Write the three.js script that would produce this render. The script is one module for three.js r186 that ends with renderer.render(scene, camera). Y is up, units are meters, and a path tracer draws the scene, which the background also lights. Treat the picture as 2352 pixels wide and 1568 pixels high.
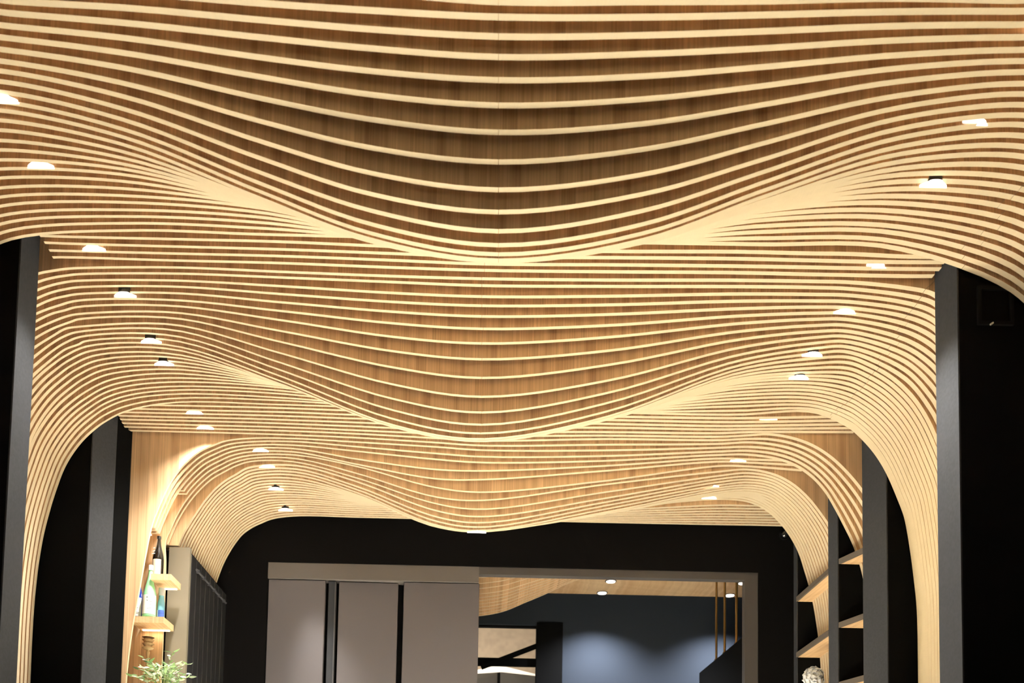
import * as THREE from 'three';
import { RectAreaLightUniformsLib } from 'three/addons/lights/RectAreaLightUniformsLib.js';
import { RoundedBoxGeometry } from 'three/addons/geometries/RoundedBoxGeometry.js';
import { mergeGeometries } from 'three/addons/utils/BufferGeometryUtils.js';

RectAreaLightUniformsLib.init();
const scene = new THREE.Scene();
scene.background = new THREE.Color(0x000000);

// ---------- camera: level-ish lens shifted far up (the depth lines meet below the frame) ----------
const IW = 2352, IH = 1568, F = 2100, EYE = 1.3;
const VPX = 1060, VPY = 2000;                       // where lines that run away from the camera meet
const PITCH = 0.065, ROLL = 0.0213;
const camera = new THREE.PerspectiveCamera(2 * Math.atan(IH / 2 / F) * 180 / Math.PI, IW / IH, 0.05, 60);
camera.position.set(0, EYE, 0);
camera.quaternion.setFromEuler(new THREE.Euler(PITCH, 0, 0)).multiply(new THREE.Quaternion().setFromAxisAngle(new THREE.Vector3(0, 0, 1), ROLL));
const ahead = new THREE.Vector3(0, 0, -1).applyQuaternion(camera.quaternion.clone().invert());
const CX = VPX - F * ahead.x / -ahead.z, CY = VPY + F * ahead.y / -ahead.z;   // principal point
camera.setViewOffset(IW, IH, IW / 2 - CX, IH / 2 - CY, IW, IH);
camera.updateMatrixWorld();
// pixel -> point on the upright plane that stands z metres ahead (plane z = -z)
function P(px, py, z) {
  const d = new THREE.Vector3((px - CX) / F, -(py - CY) / F, -1).applyQuaternion(camera.quaternion);
  const s = z / -d.z;
  return new THREE.Vector3(d.x * s, EYE + d.y * s, -z);
}

const renderer = new THREE.WebGLRenderer();
camera.focus = 4.6; camera.userData.fStop = 3.2;
renderer.toneMapping = THREE.LinearToneMapping;
renderer.toneMappingExposure = 1.05;
renderer.shadowMap.enabled = true;

// lamp strengths (all lamps stand in their own builders below)
const SPOT = 715, SPILL = 0.002, WARM = 0xfffaf1, COOL = 0xf0f3fa;

// ---------- helpers ----------
let seed = 7;
const rnd = () => { seed = (seed * 1664525 + 1013904223) >>> 0; return seed / 4294967296; };
const lerp = (a, b, t) => a + (b - a) * t;
const names = new Map();
function numbered(n) { const c = names.get(n) ?? 0; names.set(n, c + 1); return c ? `${n}_${String(c).padStart(3, '0')}` : n; }
function shade(o) { o.castShadow = true; o.receiveShadow = true; return o; }
function mesh(name, geo, mat, parent) { const m = shade(new THREE.Mesh(geo, mat)); m.name = parent === scene ? numbered(name) : name; parent.add(m); return m; }
function thing(name, label, category, at = [0, 0, 0], group) {
  const o = new THREE.Group(); o.name = numbered(name); o.position.set(...at); o.userData = { label, category };
  if (group) o.userData.group = group;
  scene.add(o); return o;
}
function structure(name, geo, mat, label, category) {
  const m = mesh(name, geo, mat, scene); m.userData = { kind: 'structure', label, category }; return m;
}
function box(x0, x1, y0, y1, z0, z1) {
  const g = new THREE.BoxGeometry(Math.abs(x1 - x0), Math.abs(y1 - y0), Math.abs(z1 - z0));
  g.translate((x0 + x1) / 2, (y0 + y1) / 2, (z0 + z1) / 2); return g;
}
// upright prism with the given plan corners [x, z] from y0 to y1
function prism(plan, y0, y1) {
  const s = new THREE.Shape(plan.map(([x, z]) => new THREE.Vector2(x, -z)));
  const g = new THREE.ExtrudeGeometry(s, { depth: y1 - y0, bevelEnabled: false });
  g.rotateX(-Math.PI / 2); g.translate(0, y0, 0); return g;
}
const matte = (color, roughness = 0.9, extra = {}) => new THREE.MeshPhysicalMaterial({ color, roughness, specularIntensity: 0.04, ...extra });
const std = (color, roughness = 0.7, extra = {}) => new THREE.MeshStandardMaterial({ color, roughness, ...extra });

// ---------- procedural textures ----------
function noise1(n, s) { const a = Array.from({ length: n }, () => rnd()); return (x) => { x = ((x * s) % n + n) % n; const i = Math.floor(x), f = x - i, u = f * f * (3 - 2 * f); return lerp(a[i], a[(i + 1) % n], u); }; }
function dataTexture(w, h, fn, srgb = true) {
  const d = new Uint8Array(w * h * 4);
  for (let y = 0; y < h; y++) for (let x = 0; x < w; x++) { const c = fn(x / w, y / h, x, y); d.set([c[0] * 255, c[1] * 255, c[2] * 255, 255].map((v) => Math.max(0, Math.min(255, v))), (y * w + x) * 4); }
  const t = new THREE.DataTexture(d, w, h); t.wrapS = t.wrapT = THREE.RepeatWrapping; t.magFilter = THREE.LinearFilter; t.minFilter = THREE.LinearMipmapLinearFilter; t.generateMipmaps = true;
  if (srgb) t.colorSpace = THREE.SRGBColorSpace; t.needsUpdate = true; return t;
}
// veneer face: upright strips of differing tone with fine upright grain; the tile is 2.4 m x 0.6 m
function veneer(light, dark) {
  const W = 2048, H = 128, strips = [];
  let x = 0;
  while (x < 1) { const w = 0.006 + rnd() * 0.014; strips.push([x, rnd() < 0.2 ? 0.6 + rnd() * 0.4 : rnd() * 0.5]); x += w; }
  const fine = noise1(700, 700), finer = noise1(1900, 1900), bend = noise1(7, 7), patch = noise1(90, 90);
  return dataTexture(W, H, (u, v) => {
    const uu = u + 0.0016 * (bend(v) - 0.5);
    let i = 0; while (i < strips.length - 1 && strips[i + 1][0] <= uu) i++;
    const e = i + 1 < strips.length ? Math.max(0, 1 - (strips[i + 1][0] - uu) / 0.0016) : 0;        // soft joint to the next strip
    const tone = lerp(strips[i][1], strips[Math.min(i + 1, strips.length - 1)][1], e);
    let t = tone * 0.42 + fine(uu) * 0.26 + finer(uu + 0.002 * bend(v + 0.3)) * 0.2 + (patch(u + v * 0.11) - 0.5) * 0.2;
    t = Math.max(0, Math.min(1, t));
    return [0, 1, 2].map((c) => lerp(light[c], dark[c], t));
  });
}
const veneerMap = veneer([0.95, 0.81, 0.63], [0.61, 0.465, 0.33]);
veneerMap.repeat.set(1 / 2.4, 1 / 0.6);
const plyFine = noise1(512, 512), plyCoarse = noise1(40, 40);
const plyMap = dataTexture(512, 64, (u, v) => { const t = plyFine(u) * 0.012 + plyCoarse(u) * 0.015 + 0.03; return [0.875 - t, 0.805 - t, 0.675 - t]; });
const boardMap = veneer([0.86, 0.74, 0.57], [0.66, 0.5, 0.34]); boardMap.repeat.set(1 / 2.4, 1 / 0.6);
const speck = dataTexture(128, 128, () => { const t = 0.92 + rnd() * 0.08; return [t, t, t]; });

const M = {
  face: new THREE.MeshStandardMaterial({ map: veneerMap, roughness: 0.62 }),
  edge: new THREE.MeshStandardMaterial({ map: plyMap, roughness: 0.6 }),
  board: new THREE.MeshStandardMaterial({ map: boardMap, roughness: 0.55 }),
  charcoal: matte(0x2f3033, 0.8, { map: speck }),
  black: matte(0x080808),
  darkWall: matte(0x0a0909),
  floor: std(0xb2b1ae, 0.7),
  taupe: std(0x3f3b3d, 0.6),
  frame: std(0x2e2a28, 0.6),
  taupeDark: std(0x443f3c, 0.6),
  blueGrey: matte(0x22262c),
  cream: std(0x6f6859, 0.4),
  metal: std(0x2c2c2e, 0.5),
  brass: std(0x8a6a3a, 0.35, { metalness: 0.8 }),
  cabinet: std(0x111112, 0.4),
  trim: std(0x1a1714, 0.5),
  lens: new THREE.MeshStandardMaterial({ color: 0xffffff, emissive: 0xfff4e2, emissiveIntensity: 5 }),
  led: new THREE.MeshStandardMaterial({ color: 0xffffff, emissive: 0xffe3b4, emissiveIntensity: 5 }),
};

// ---------- the ceiling: plywood ribs in upright planes, 40 mm apart ----------
const PITCH_R = 0.04, RIB_T = 0.0185, Z0 = 58.4;
const zOf = (k) => (Z0 + k) * PITCH_R;
const YTOP = EYE + 2.8;
const seq = (k0, ...ys) => Object.fromEntries(ys.map((y, i) => [k0 + i, y]));
// heights of the ribs' lower edges read along upright lines of the photograph: [x, { rib: y }]
const cols1 = [
  [30, { '-4': -185, '-1': -89, 0: -58, 1: -27, ...seq(2, 3, 31, 61, 89, 117, 144, 167, 191, 215, 237, 257, 279, 301, 324, 345, 367, 387, 407, 429, 449, 469, 490, 508, 527.5, 547.5) }],
  [300, { '-4': -195, '-1': -88, 0: -52, 1: -16, ...seq(2, 19, 54, 89, 124, 159, 195, 226, 255, 280, 302, 320, 337, 353, 367, 380, 391, 403, 418, 434, 450, 465, 482, 497, 512.5, 529) }],
  [600, { '-4': -190, '-1': -72, 0: -32, ...seq(1, 7.5, 46, 86, 132, 177, 226, 279, 325, 364, 397, 422, 441, 456), 15: 464, 18: 470, 21: 478, ...seq(22, 488, 499, 511, 524, 538) }],
  [850, { '-4': -180, '-1': -60, 0: -18, ...seq(1, 24, 67, 111, 163, 217, 274, 339, 397, 445, 483, 514, 535, 549), 14: 554, 20: 530, 26: 544 }],
  [1145, { '-4': -150, '-1': -34, ...seq(0, 4, 39, 84, 131, 184, 242, 304, 372, 436, 487, 531, 563, 584, 598), 14: 600, 20: 545, 26: 551 }],
  [1480, { '-4': -150, '-1': -33, ...seq(0, 4, 39.5, 81, 124, 175, 227.5, 284, 342.5, 400, 445, 483, 514, 535, 550), 14: 556, 20: 540, 26: 557 }],
  [1750, { '-4': -135, '-1': -30, ...seq(0, 2.5, 34.5, 72, 111, 154, 197.5, 241, 286, 330, 367, 396, 420, 439, 453, 463), 17: 475, ...seq(20, 485, 495, 505.6, 519, 532.5, 547, 561) }],
  [2050, { '-4': -130, '-1': -35, 0: -4, ...seq(1, 27, 60, 93, 127.5, 158, 189, 222, 250, 275, 299, 320, 340, 357, 374, 389, 403, 418, 434, 450, 466, 484, 500.6, 519, 534, 553, 568) }],
  [2320, { '-4': -110, '-1': -26, ...seq(0, 1, 26, 57, 86, 115, 140.5, 166, 192.5, 216, 240.5, 264, 285.5, 310, 334, 356, 380.5, 406, 429, 452, 478, 505, 531, 556, 582, 609, 636, 663) }],
];
const cols2 = [
  [120, { ...seq(31, 622, 638, 654.5, 671, 687, 703, 720, 738.7, 755, 772, 788, 806, 824, 841, 861, 879, 897.5, 915, 934, 954) }],
  [150, { ...seq(27, 543.4, 559, 576, 590.6, 617.5, 633, 648, 664, 680, 695, 710, 725.5, 740.6, 755, 771, 787, 802, 819, 836, 852, 869, 885, 901, 917, 936, 955, 975, 996, 1016, 1034, 1052), 58: 1069 }],
  [180, { ...seq(31, 615.5, 629.5, 644.5, 659.5, 675, 690, 704.5, 721, 733, 747, 761, 776, 791, 806, 821, 835, 850, 865, 879, 894, 910, 927, 944, 961, 977, 992, 1008, 1024) }],
  [240, { ...seq(50, 862.7, 877, 890, 902, 914.5, 927, 938.6, 953, 968.5) }],
  [290, { ...seq(51, 864.5, 876, 887, 898, 908.7, 918.5, 932, 944) }],
  [400, { ...seq(27, 549, 566, 582, 598, 614, 628, 644, 658, 673, 689, 702.5, 717.5, 730.5, 745.6, 758, 771, 782, 794, 802.5, 813, 821, 830, 839, 848, 857.5, 867.5, 877, 887, 895.6, 904.7, 914.7, 924) }],
  [645, { ...seq(27, 555, 572.5, 588, 604, 624, 637, 657, 675, 694, 714, 735, 760, 785, 811, 833, 850, 864, 875), 48: 881, 52: 886, ...seq(53, 890, 897, 904, 913, 919.5, 929) }],
  [900, { ...seq(27, 566, 582, 597.5, 614, 634, 647.5, 672.5, 693, 715.6, 742, 773, 806, 843, 882, 915, 941, 961, 975), 46: 978, 52: 930, 58: 937 }],
  [1110, { ...seq(27, 572, 590, 606, 620.6, 640, 655.7, 681, 702, 726.5, 755, 788.6, 825, 867.7, 911, 947, 975, 995, 1008, 1013), 47: 1008, 52: 945, 58: 942 }],
  [1400, { ...seq(27, 577, 591.5, 608, 624, 643, 657.5, 680, 700, 722, 747, 774, 805, 837.5, 873, 901, 924, 943, 955, 960), 47: 962, 52: 938, 58: 947 }],
  [1690, { ...seq(27, 578, 594, 611, 626, 643.5, 658, 675, 691.6, 709, 726, 743.5, 762, 781, 800, 816.5, 830, 841, 850, 858, 865, 871, 876, 881, 887, 893, 901, 908, 916, 924.6, 933, 943, 952) }],
  [1870, { ...seq(27, 582, 598, 614, 630, 646, 660, 676, 691, 705, 719, 733, 747.5, 761.5, 775, 788, 800, 812, 823, 834.5, 845, 855, 863, 871, 880, 889, 897, 906, 915, 924, 932, 940, 946) }],
  [1950, { ...seq(27, 583, 600, 615.6, 631.5, 648, 663, 678, 693, 707, 720, 734, 747.5, 761, 773, 785, 797, 808.5, 820.5, 833, 846, 858, 870, 882, 894, 906, 917, 928, 939, 950, 960, 970, 979) }],
  [2080, { ...seq(27, 589, 602, 617.5, 634, 661, 678.5, 695, 711, 727, 744, 761, 780, 797, 814, 831, 850, 870, 890, 911, 933, 957) }],
  [2140, { ...seq(31, 674, 694, 714, 733, 751, 772, 793, 816, 838, 861, 886, 914, 944, 978, 1016) }],
];
// where the rib legs of the middle bay pass behind the pier
const edgeL = { ...Object.fromEntries([627.5, 646.6, 665, 684, 702, 720, 737.5, 756.6, 777, 798, 820, 842, 863, 886, 912, 936, 964, 993.5, 1022, 1052, 1089, 1135, 1193, 1267].map((y, i) => [31 + i, [lerp(91, 68, Math.min(1, i / 17)) - Math.max(0, i - 17) * 2.3, y]])) };
const cols3 = [
  [400, { ...seq(59, 931, 940.6, 949, 957.8, 965.6, 974.6, 982.6, 991) }],
  [580, { ...seq(59, 935, 944.5, 953, 961.5, 970, 979, 987, 995.5, 1006, 1014, 1021.7, 1029, 1037, 1045, 1052, 1059) }],
  [680, { ...seq(59, 938, 947, 956, 965, 973.5, 982, 990, 999, 1007, 1014, 1022.4, 1030.5, 1038, 1045, 1053, 1061, 1069, 1077, 1084, 1091, 1099, 1106, 1112, 1118, 1124, 1130, 1136, 1141, 1147, 1152, 1157, 1163, 1168, 1173, 1179, 1184) }],
  [820, { ...seq(59, 943, 952.5, 961, 970, 979, 988, 996, 1005, 1015, 1025.6, 1036, 1054, 1066, 1071, 1087, 1097.5, 1106, 1117, 1124, 1131), 82: 1142, 86: 1152, 90: 1168, 94: 1187 }],
  [1000, { ...seq(62, 978, 987, 996, 1006, 1016, 1026, 1041, 1054.5, 1077.7, 1099, 1119, 1140.7, 1156, 1172, 1186, 1196, 1205), 80: 1209, 84: 1180, 88: 1165, 94: 1191 }],
  [1110, { ...seq(62, 982, 991, 1001, 1012, 1023, 1033.6, 1048.6, 1062, 1081, 1101, 1130, 1148.7, 1169, 1186, 1200, 1210, 1218), 80: 1219, 84: 1190, 88: 1170, 94: 1193 }],
  [1390, { ...seq(59, 956, 964, 973, 982, 992, 1000, 1008, 1021, 1034, 1047, 1058, 1069.6, 1081, 1104, 1112.4, 1130, 1144, 1153, 1161, 1169, 1176), 82: 1178, 86: 1168, 94: 1199 }],
  [1650, { ...seq(59, 960, 969, 978, 986, 994.5, 1002.7, 1010.6, 1019, 1028, 1036.7, 1044.6, 1052.7, 1060, 1070, 1083, 1092.6, 1100, 1107, 1114, 1120, 1125, 1130, 1134), 84: 1140, 86: 1146, 87: 1160, 94: 1204 }],
  [1720, { ...seq(59, 960, 969, 977.5, 985, 992, 999.5, 1007.5, 1015.5, 1026, 1035, 1044, 1055, 1062, 1071, 1078, 1086, 1094, 1101, 1107.5, 1114, 1119.5, 1125, 1130), 84: 1141, 86: 1152, 87: 1161, 94: 1205 }],
];
// just outside the frame the near ribs go on with the bend they leave it with
{
  const c30 = cols1[0][1], c2320 = cols1.at(-1)[1];
  const sl = pchip([-4, 2, 5, 10, 15, 18, 20, 22, 24, 26], [-9, -9, -9, -6, 1, 9, 15, 24, 33, 46]), sr = pchip([-4, 1, 5, 10, 15, 17, 19, 21, 23, 26], [0, 2, 4, 11, 23, 27, 41, 52, 69, 92]);
  cols1.unshift([-70, Object.fromEntries(Object.keys(c30).map((k) => [k, c30[k] + sl(+k)]))]);
  cols1.push([2410, Object.fromEntries(Object.keys(c2320).map((k) => [k, c2320[k] + sr(+k)]))]);
}
const G = (x, y, k) => (VPY + (x - VPX) * ROLL - y) * (Z0 + k);
const unG = (x, g, k) => VPY + (x - VPX) * ROLL - g / (Z0 + k);
function pchip(xs, ys) {
  const n = xs.length, h = [], d = [], m = [];
  for (let i = 0; i < n - 1; i++) { h[i] = xs[i + 1] - xs[i]; d[i] = (ys[i + 1] - ys[i]) / h[i]; }
  m[0] = d[0]; m[n - 1] = d[n - 2];
  for (let i = 1; i < n - 1; i++) m[i] = d[i - 1] * d[i] <= 0 ? 0 : 2 * d[i - 1] * d[i] / (d[i - 1] + d[i]);
  return (x) => {
    let i = 0; while (i < n - 2 && x > xs[i + 1]) i++;
    const t = (x - xs[i]) / h[i], t2 = t * t, t3 = t2 * t;
    return (2 * t3 - 3 * t2 + 1) * ys[i] + (t3 - 2 * t2 + t) * h[i] * m[i] + (-2 * t3 + 3 * t2) * ys[i + 1] + (t3 - t2) * h[i] * m[i + 1];
  };
}
function prepare(cols) {
  return cols.map(([x, o]) => {
    const ks = Object.keys(o).map(Number).sort((a, b) => a - b);
    const f = pchip(ks, ks.map((k) => G(x, o[k], k)));
    return { x, k0: ks[0], k1: ks.at(-1), y: (k) => unG(x, f(k), k) };
  });
}
const C1 = prepare(cols1), C2 = prepare(cols2), C3 = prepare(cols3);
const across = (C, k, xa = -1e9, xb = 1e9) => C.filter((c) => k >= c.k0 && k <= c.k1 && c.x >= xa && c.x <= xb).map((c) => P(c.x, c.y(k), zOf(k)));
// leg templates: the last rib of the middle bay, from the ceiling down to the bottom of the photograph
const legL = [[400, 924], [330, 933], [300, 941], [268, 955], [212, 992], [179, 1025], [150, 1068], [128, 1122], [107, 1190], [94, 1247], [82, 1329], [73, 1435], [67, 1568]].map(([x, y]) => P(x, y, zOf(58)));
const legR = [[1870, 946], [1917.8, 957.6], [1962, 986], [2007, 1034], [2036, 1080], [2061.6, 1138], [2080, 1188], [2092, 1254], [2101.5, 1326], [2108.7, 1398.6], [2112, 1568]].map(([x, y]) => P(x, y, zOf(58)));
for (const T of [legL, legR]) { const d = new THREE.CatmullRomCurve3(T.map((p) => p.clone()), false, 'centripetal').getPoints(160); T.length = 0; T.push(...d); }
function legX(T, y) {
  if (y >= T[0].y) return T[0].x;
  for (let i = 0; i < T.length - 1; i++) if (y <= T[i].y && y >= T[i + 1].y) return lerp(T[i].x, T[i + 1].x, (T[i].y - y) / (T[i].y - T[i + 1].y));
  return T.at(-1).x;
}
// carry a rib on from its last measured point down to the floor along the leg template
function carryDown(p, T, decay, yEnd = 0.01) {
  const out = [], dx = p.x - legX(T, p.y);
  for (const s of [0.04, 0.09, 0.16, 0.26, 0.38, 0.52, 0.7, 0.95, 1.3, 1.8]) {
    const y = p.y - s; if (y < yEnd + 0.1) break;
    out.push(new THREE.Vector3(legX(T, y) + dx * Math.exp(-s / decay), y, p.z));
  }
  const last = out.at(-1) ?? p; out.push(new THREE.Vector3(last.x, yEnd, p.z)); return out;
}
const pxPoly = (list, k) => list.map(([x, y]) => P(x, y, zOf(k)));
function resample(pts, n) { return new THREE.CatmullRomCurve3(pts, false, 'centripetal').getSpacedPoints(n - 1); }
function between(A, ka, B, kb, k, n = 9) {
  const a = resample(A, n), b = resample(B, n), t = (k - ka) / (kb - ka);
  return a.map((p, i) => { const q = p.clone().lerp(b[i], t); q.z = -zOf(k); return q; });
}
// legs of the far bay (bottle niche on one side, display shelves on the other), outermost point last
const L67 = pxPoly([[521, 1012], [466, 1033], [433, 1058], [400, 1096], [372, 1149], [350, 1205]], 67);
const L67low = pxPoly([[336, 1270], [318, 1370], [305, 1440], [290, 1568]], 67);
const L74 = pxPoly([[543.5, 1069], [488, 1099], [447, 1138], [416, 1182], [398, 1220], [386, 1250]], 74);
const L75 = pxPoly([[571, 1074], [516, 1105], [483, 1135], [447, 1185], [422, 1226], [411, 1254]], 75);
const L94 = pxPoly([[626, 1190.5], [585, 1207], [557, 1226], [530, 1262], [510, 1300], [495, 1342]], 94);
const R64 = pxPoly([[1764, 997], [1836, 1010], [1895, 1040], [1940, 1079], [1981.5, 1129], [2003, 1165], [2022, 1215], [2032, 1270]], 64);
const R69 = pxPoly([[1788, 1054], [1836, 1073], [1865, 1094], [1895, 1126.6], [1925, 1177], [1955, 1237], [1967, 1263], [1985, 1330]], 69);
const R73 = pxPoly([[1776, 1089], [1821, 1112], [1859.5, 1147], [1883, 1177], [1900, 1201], [1920, 1250], [1935, 1310], [1942, 1380]], 73);
const R86 = pxPoly([[1761, 1171], [1791, 1198], [1818, 1234], [1836, 1269], [1850.6, 1314], [1861, 1350], [1872, 1400], [1882, 1470]], 86);

const ribPart = new THREE.Group(); ribPart.name = 'ceiling';
ribPart.userData = { kind: 'structure', label: 'wavy timber ceiling of parallel plywood ribs that sweep down into arches', category: 'ceiling' };
scene.add(ribPart);
function pieceMesh(poly, k) {
  const s = new THREE.Shape(poly.map(([x, y]) => new THREE.Vector2(x, y)));
  const g = new THREE.ExtrudeGeometry(s, { depth: RIB_T, bevelEnabled: false });
  const pos = g.attributes.position;                              // boards are thicker towards the display shelf side, as the photograph shows
  for (let i = 0; i < pos.count; i++) {
    const x = pos.getX(i), ss = (a, b) => THREE.MathUtils.smoothstep(x, a, b);
    let t = lerp(0.0145, 0.024, Math.max(0, Math.min(1, (x + 1.2) / 2.8)));
    if (k <= 26) t = lerp(0.0205, t, THREE.MathUtils.smoothstep(k, 4, 20));
    if (k > 30) t = Math.max(t + (k > 58 ? 0.003 : 0) + ss(1.6, 2.2) * 0.006, lerp(0.027, 0, ss(-2.2, -1.6)), k >= 75 ? 0.025 : 0);
    t = Math.min(t, 0.0285);
    pos.setZ(i, (pos.getZ(i) / RIB_T - 0.5) * t - zOf(k));
  }
  const uv = g.attributes.uv, u0 = (k * 0.737) % 2.4, v0 = (k * 0.219) % 0.6, caps = g.groups[0].count;
  for (let i = 0; i < caps; i++) uv.setXY(i, uv.getX(i) + u0, uv.getY(i) * 0.35 + v0);
  for (let i = caps; i < uv.count; i++) uv.setXY(i, g.attributes.position.getX(i) * 0.7 + g.attributes.position.getY(i) * 0.7 + u0, 0.5);
  mesh('rib', g, [M.face, M.edge], ribPart);
}
// curve: lower edge from one foot to the other; outer* = how far the solid board reaches behind the leg (null: cut upright)
function rib(k, curvePts, outerL, outerR, seamX, seam2X) {
  const curve = new THREE.CatmullRomCurve3(curvePts, false, 'centripetal').getPoints(Math.max(90, curvePts.length * 6)).map((p) => [p.x, p.y]);
  const n = curve.length - 1, xL = outerL ?? curve[0][0], xR = outerR ?? curve[n][0];
  const topIdx = (X) => { let best = 0, e = 1e9; for (let i = 0; i <= n; i++) { const c = Math.abs(curve[i][0] - X) + Math.max(0, EYE + 1.2 - curve[i][1]) * 10; if (c < e) { e = c; best = i; } } return best; };
  const a = topIdx(seamX), gap = 0.0006;
  const left = curve.slice(0, a + 1), xa = curve[a][0];
  left[left.length - 1] = [xa - gap, curve[a][1]];
  pieceMesh([...left, [xa - gap, YTOP], [xL, YTOP], ...(outerL != null ? [[xL, curve[0][1]]] : [])], k);
  const tailR = outerR != null ? [[xR, curve[n][1]], [xR, YTOP]] : [[xR, YTOP]];
  if (seam2X == null) { const r = curve.slice(a); r[0] = [xa + gap, curve[a][1]]; pieceMesh([...r, ...tailR, [xa + gap, YTOP]], k); return; }
  const b = topIdx(seam2X), [xb, yb] = curve[b], reach = Math.min(YTOP - yb, xR - xb - 0.01);
  const mid = curve.slice(a, b + 1); mid[0] = [xa + gap, curve[a][1]];
  const upEnd = [xb + reach, yb + reach];
  pieceMesh([...mid, [upEnd[0], upEnd[1]], ...(upEnd[1] < YTOP - 1e-4 ? [[upEnd[0], YTOP]] : []), [xa + gap, YTOP]], k);
  const g2 = 0.0009, rest = curve.slice(b); rest[0] = [xb + g2, yb - g2];
  pieceMesh([...rest, [xR, curve[n][1]], [xR, YTOP], ...(upEnd[1] < YTOP - 1e-4 ? [[upEnd[0] + g2 * 2, YTOP]] : []), [upEnd[0] + g2 * 2, upEnd[1] - (upEnd[1] < YTOP - 1e-4 ? g2 : 0)]], k);
}
const rev = (a) => a.slice().reverse();
const OUT = 2.62;
const seamAt = (x, y, k) => P(x, y, zOf(k)).x;
const curves = {};
for (let k = -4; k <= 26; k++) {                                   // near bay
  const t = across(C1, k);
  const cl = carryDown(t[0], legL, 0.5), cr = carryDown(t.at(-1), legR, 0.5);
  curves[k] = t;
  rib(k, [...rev(cl), ...t, ...cr], -OUT, OUT, seamAt(lerp(1165, 1140, Math.min(1, k / 13)), 300, k), k >= 17 ? seamAt(lerp(2340, 2200, (k - 17) / 9), lerp(425, 600, (k - 17) / 9), k) : null);
}
const endL = [[91, 541], [102, 557], [113, 575], [121, 591]], endR = [[2180, 590], [2171, 602], [2160, 618], [2144, 634]];
for (let k = 27; k <= 30; k++) {                                   // straight ribs between the first piers
  const z = zOf(k), t = across(C2, k, 130, 2100);
  const l = P(endL[k - 27][0], endL[k - 27][1], z), r = P(endR[k - 27][0], endR[k - 27][1], z);
  curves[k] = t;
  rib(k, [l, ...t, r], null, null, seamAt(1118, 600, k), null);
}
for (let k = 31; k <= 58; k++) {                                   // middle bay
  const z = zOf(k);
  const knee = k >= 40 && k <= 50 ? [172.5 + 7.8 * (k - 40), 751 + 10.8 * (k - 40)] : k >= 36 && k < 40 ? [136 + 9.2 * (k - 36), 701 + 12.5 * (k - 36)] : null;   // where the arch board is joined on
  const xR = k <= 43 ? 2200 : 1960;
  let t, cl;
  if (k < 44) {
    t = across(C2, k, 110, xR);
    if (knee) { const q = P(knee[0], knee[1], z); t = [...t.filter((p) => p.x < q.x - 0.03), q, ...t.filter((p) => p.x > q.x + 0.03)]; }
    const e = P(edgeL[k][0], edgeL[k][1], z); cl = [e, ...carryDown(e, legL, 0.18)];
  } else {                                                         // these share one arch
    t = across(C2, k, knee ? 390 : 230, xR);
    if (knee) t.unshift(P(knee[0], knee[1], z));
    const y0 = t[0].y, d0 = t[0].x - legX(legL, y0); cl = [];
    for (let y = y0 - 0.05; y > 2.1; y -= y > 3.2 ? 0.05 : 0.15) cl.push(new THREE.Vector3(legX(legL, y) + d0 * Math.exp(-(y0 - y) / 0.16) + (k <= 49 ? 0.011 * (1 - Math.exp(-(y0 - y) / 0.2)) : 0), y, -z));
    cl.push(new THREE.Vector3(legX(legL, 2), 0.01, -z));
  }
  let cr;
  if (k < 44) cr = carryDown(t.at(-1), legR, 2.5);
  else {
    const q = t.at(-1), dLow = -0.075 * ((58 - k) / 14) ** 0.8, d0 = q.x - legX(legR, q.y); cr = [];
    for (let y = q.y - 0.035; y > 2.1; y -= y > 3.2 ? 0.05 : 0.15) cr.push(new THREE.Vector3(legX(legR, y) + dLow + (d0 - dLow) * Math.exp(-(q.y - y) / 0.07), y, -z));
    cr.push(new THREE.Vector3(legX(legR, 2) + dLow, 0.01, -z));
  }
  curves[k] = t;
  rib(k, [...rev(cl), ...t, ...cr], -OUT, OUT, seamAt(lerp(1117, 1104, (k - 31) / 13), 800, k), seamAt(lerp(2118, 1903, (k - 31) / 27), lerp(700, 945, (k - 31) / 27), k));
}
const NICHE1 = P(400, 1217, zOf(70)).y, NICHE2 = P(414, 1131, zOf(71)).y;
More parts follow.
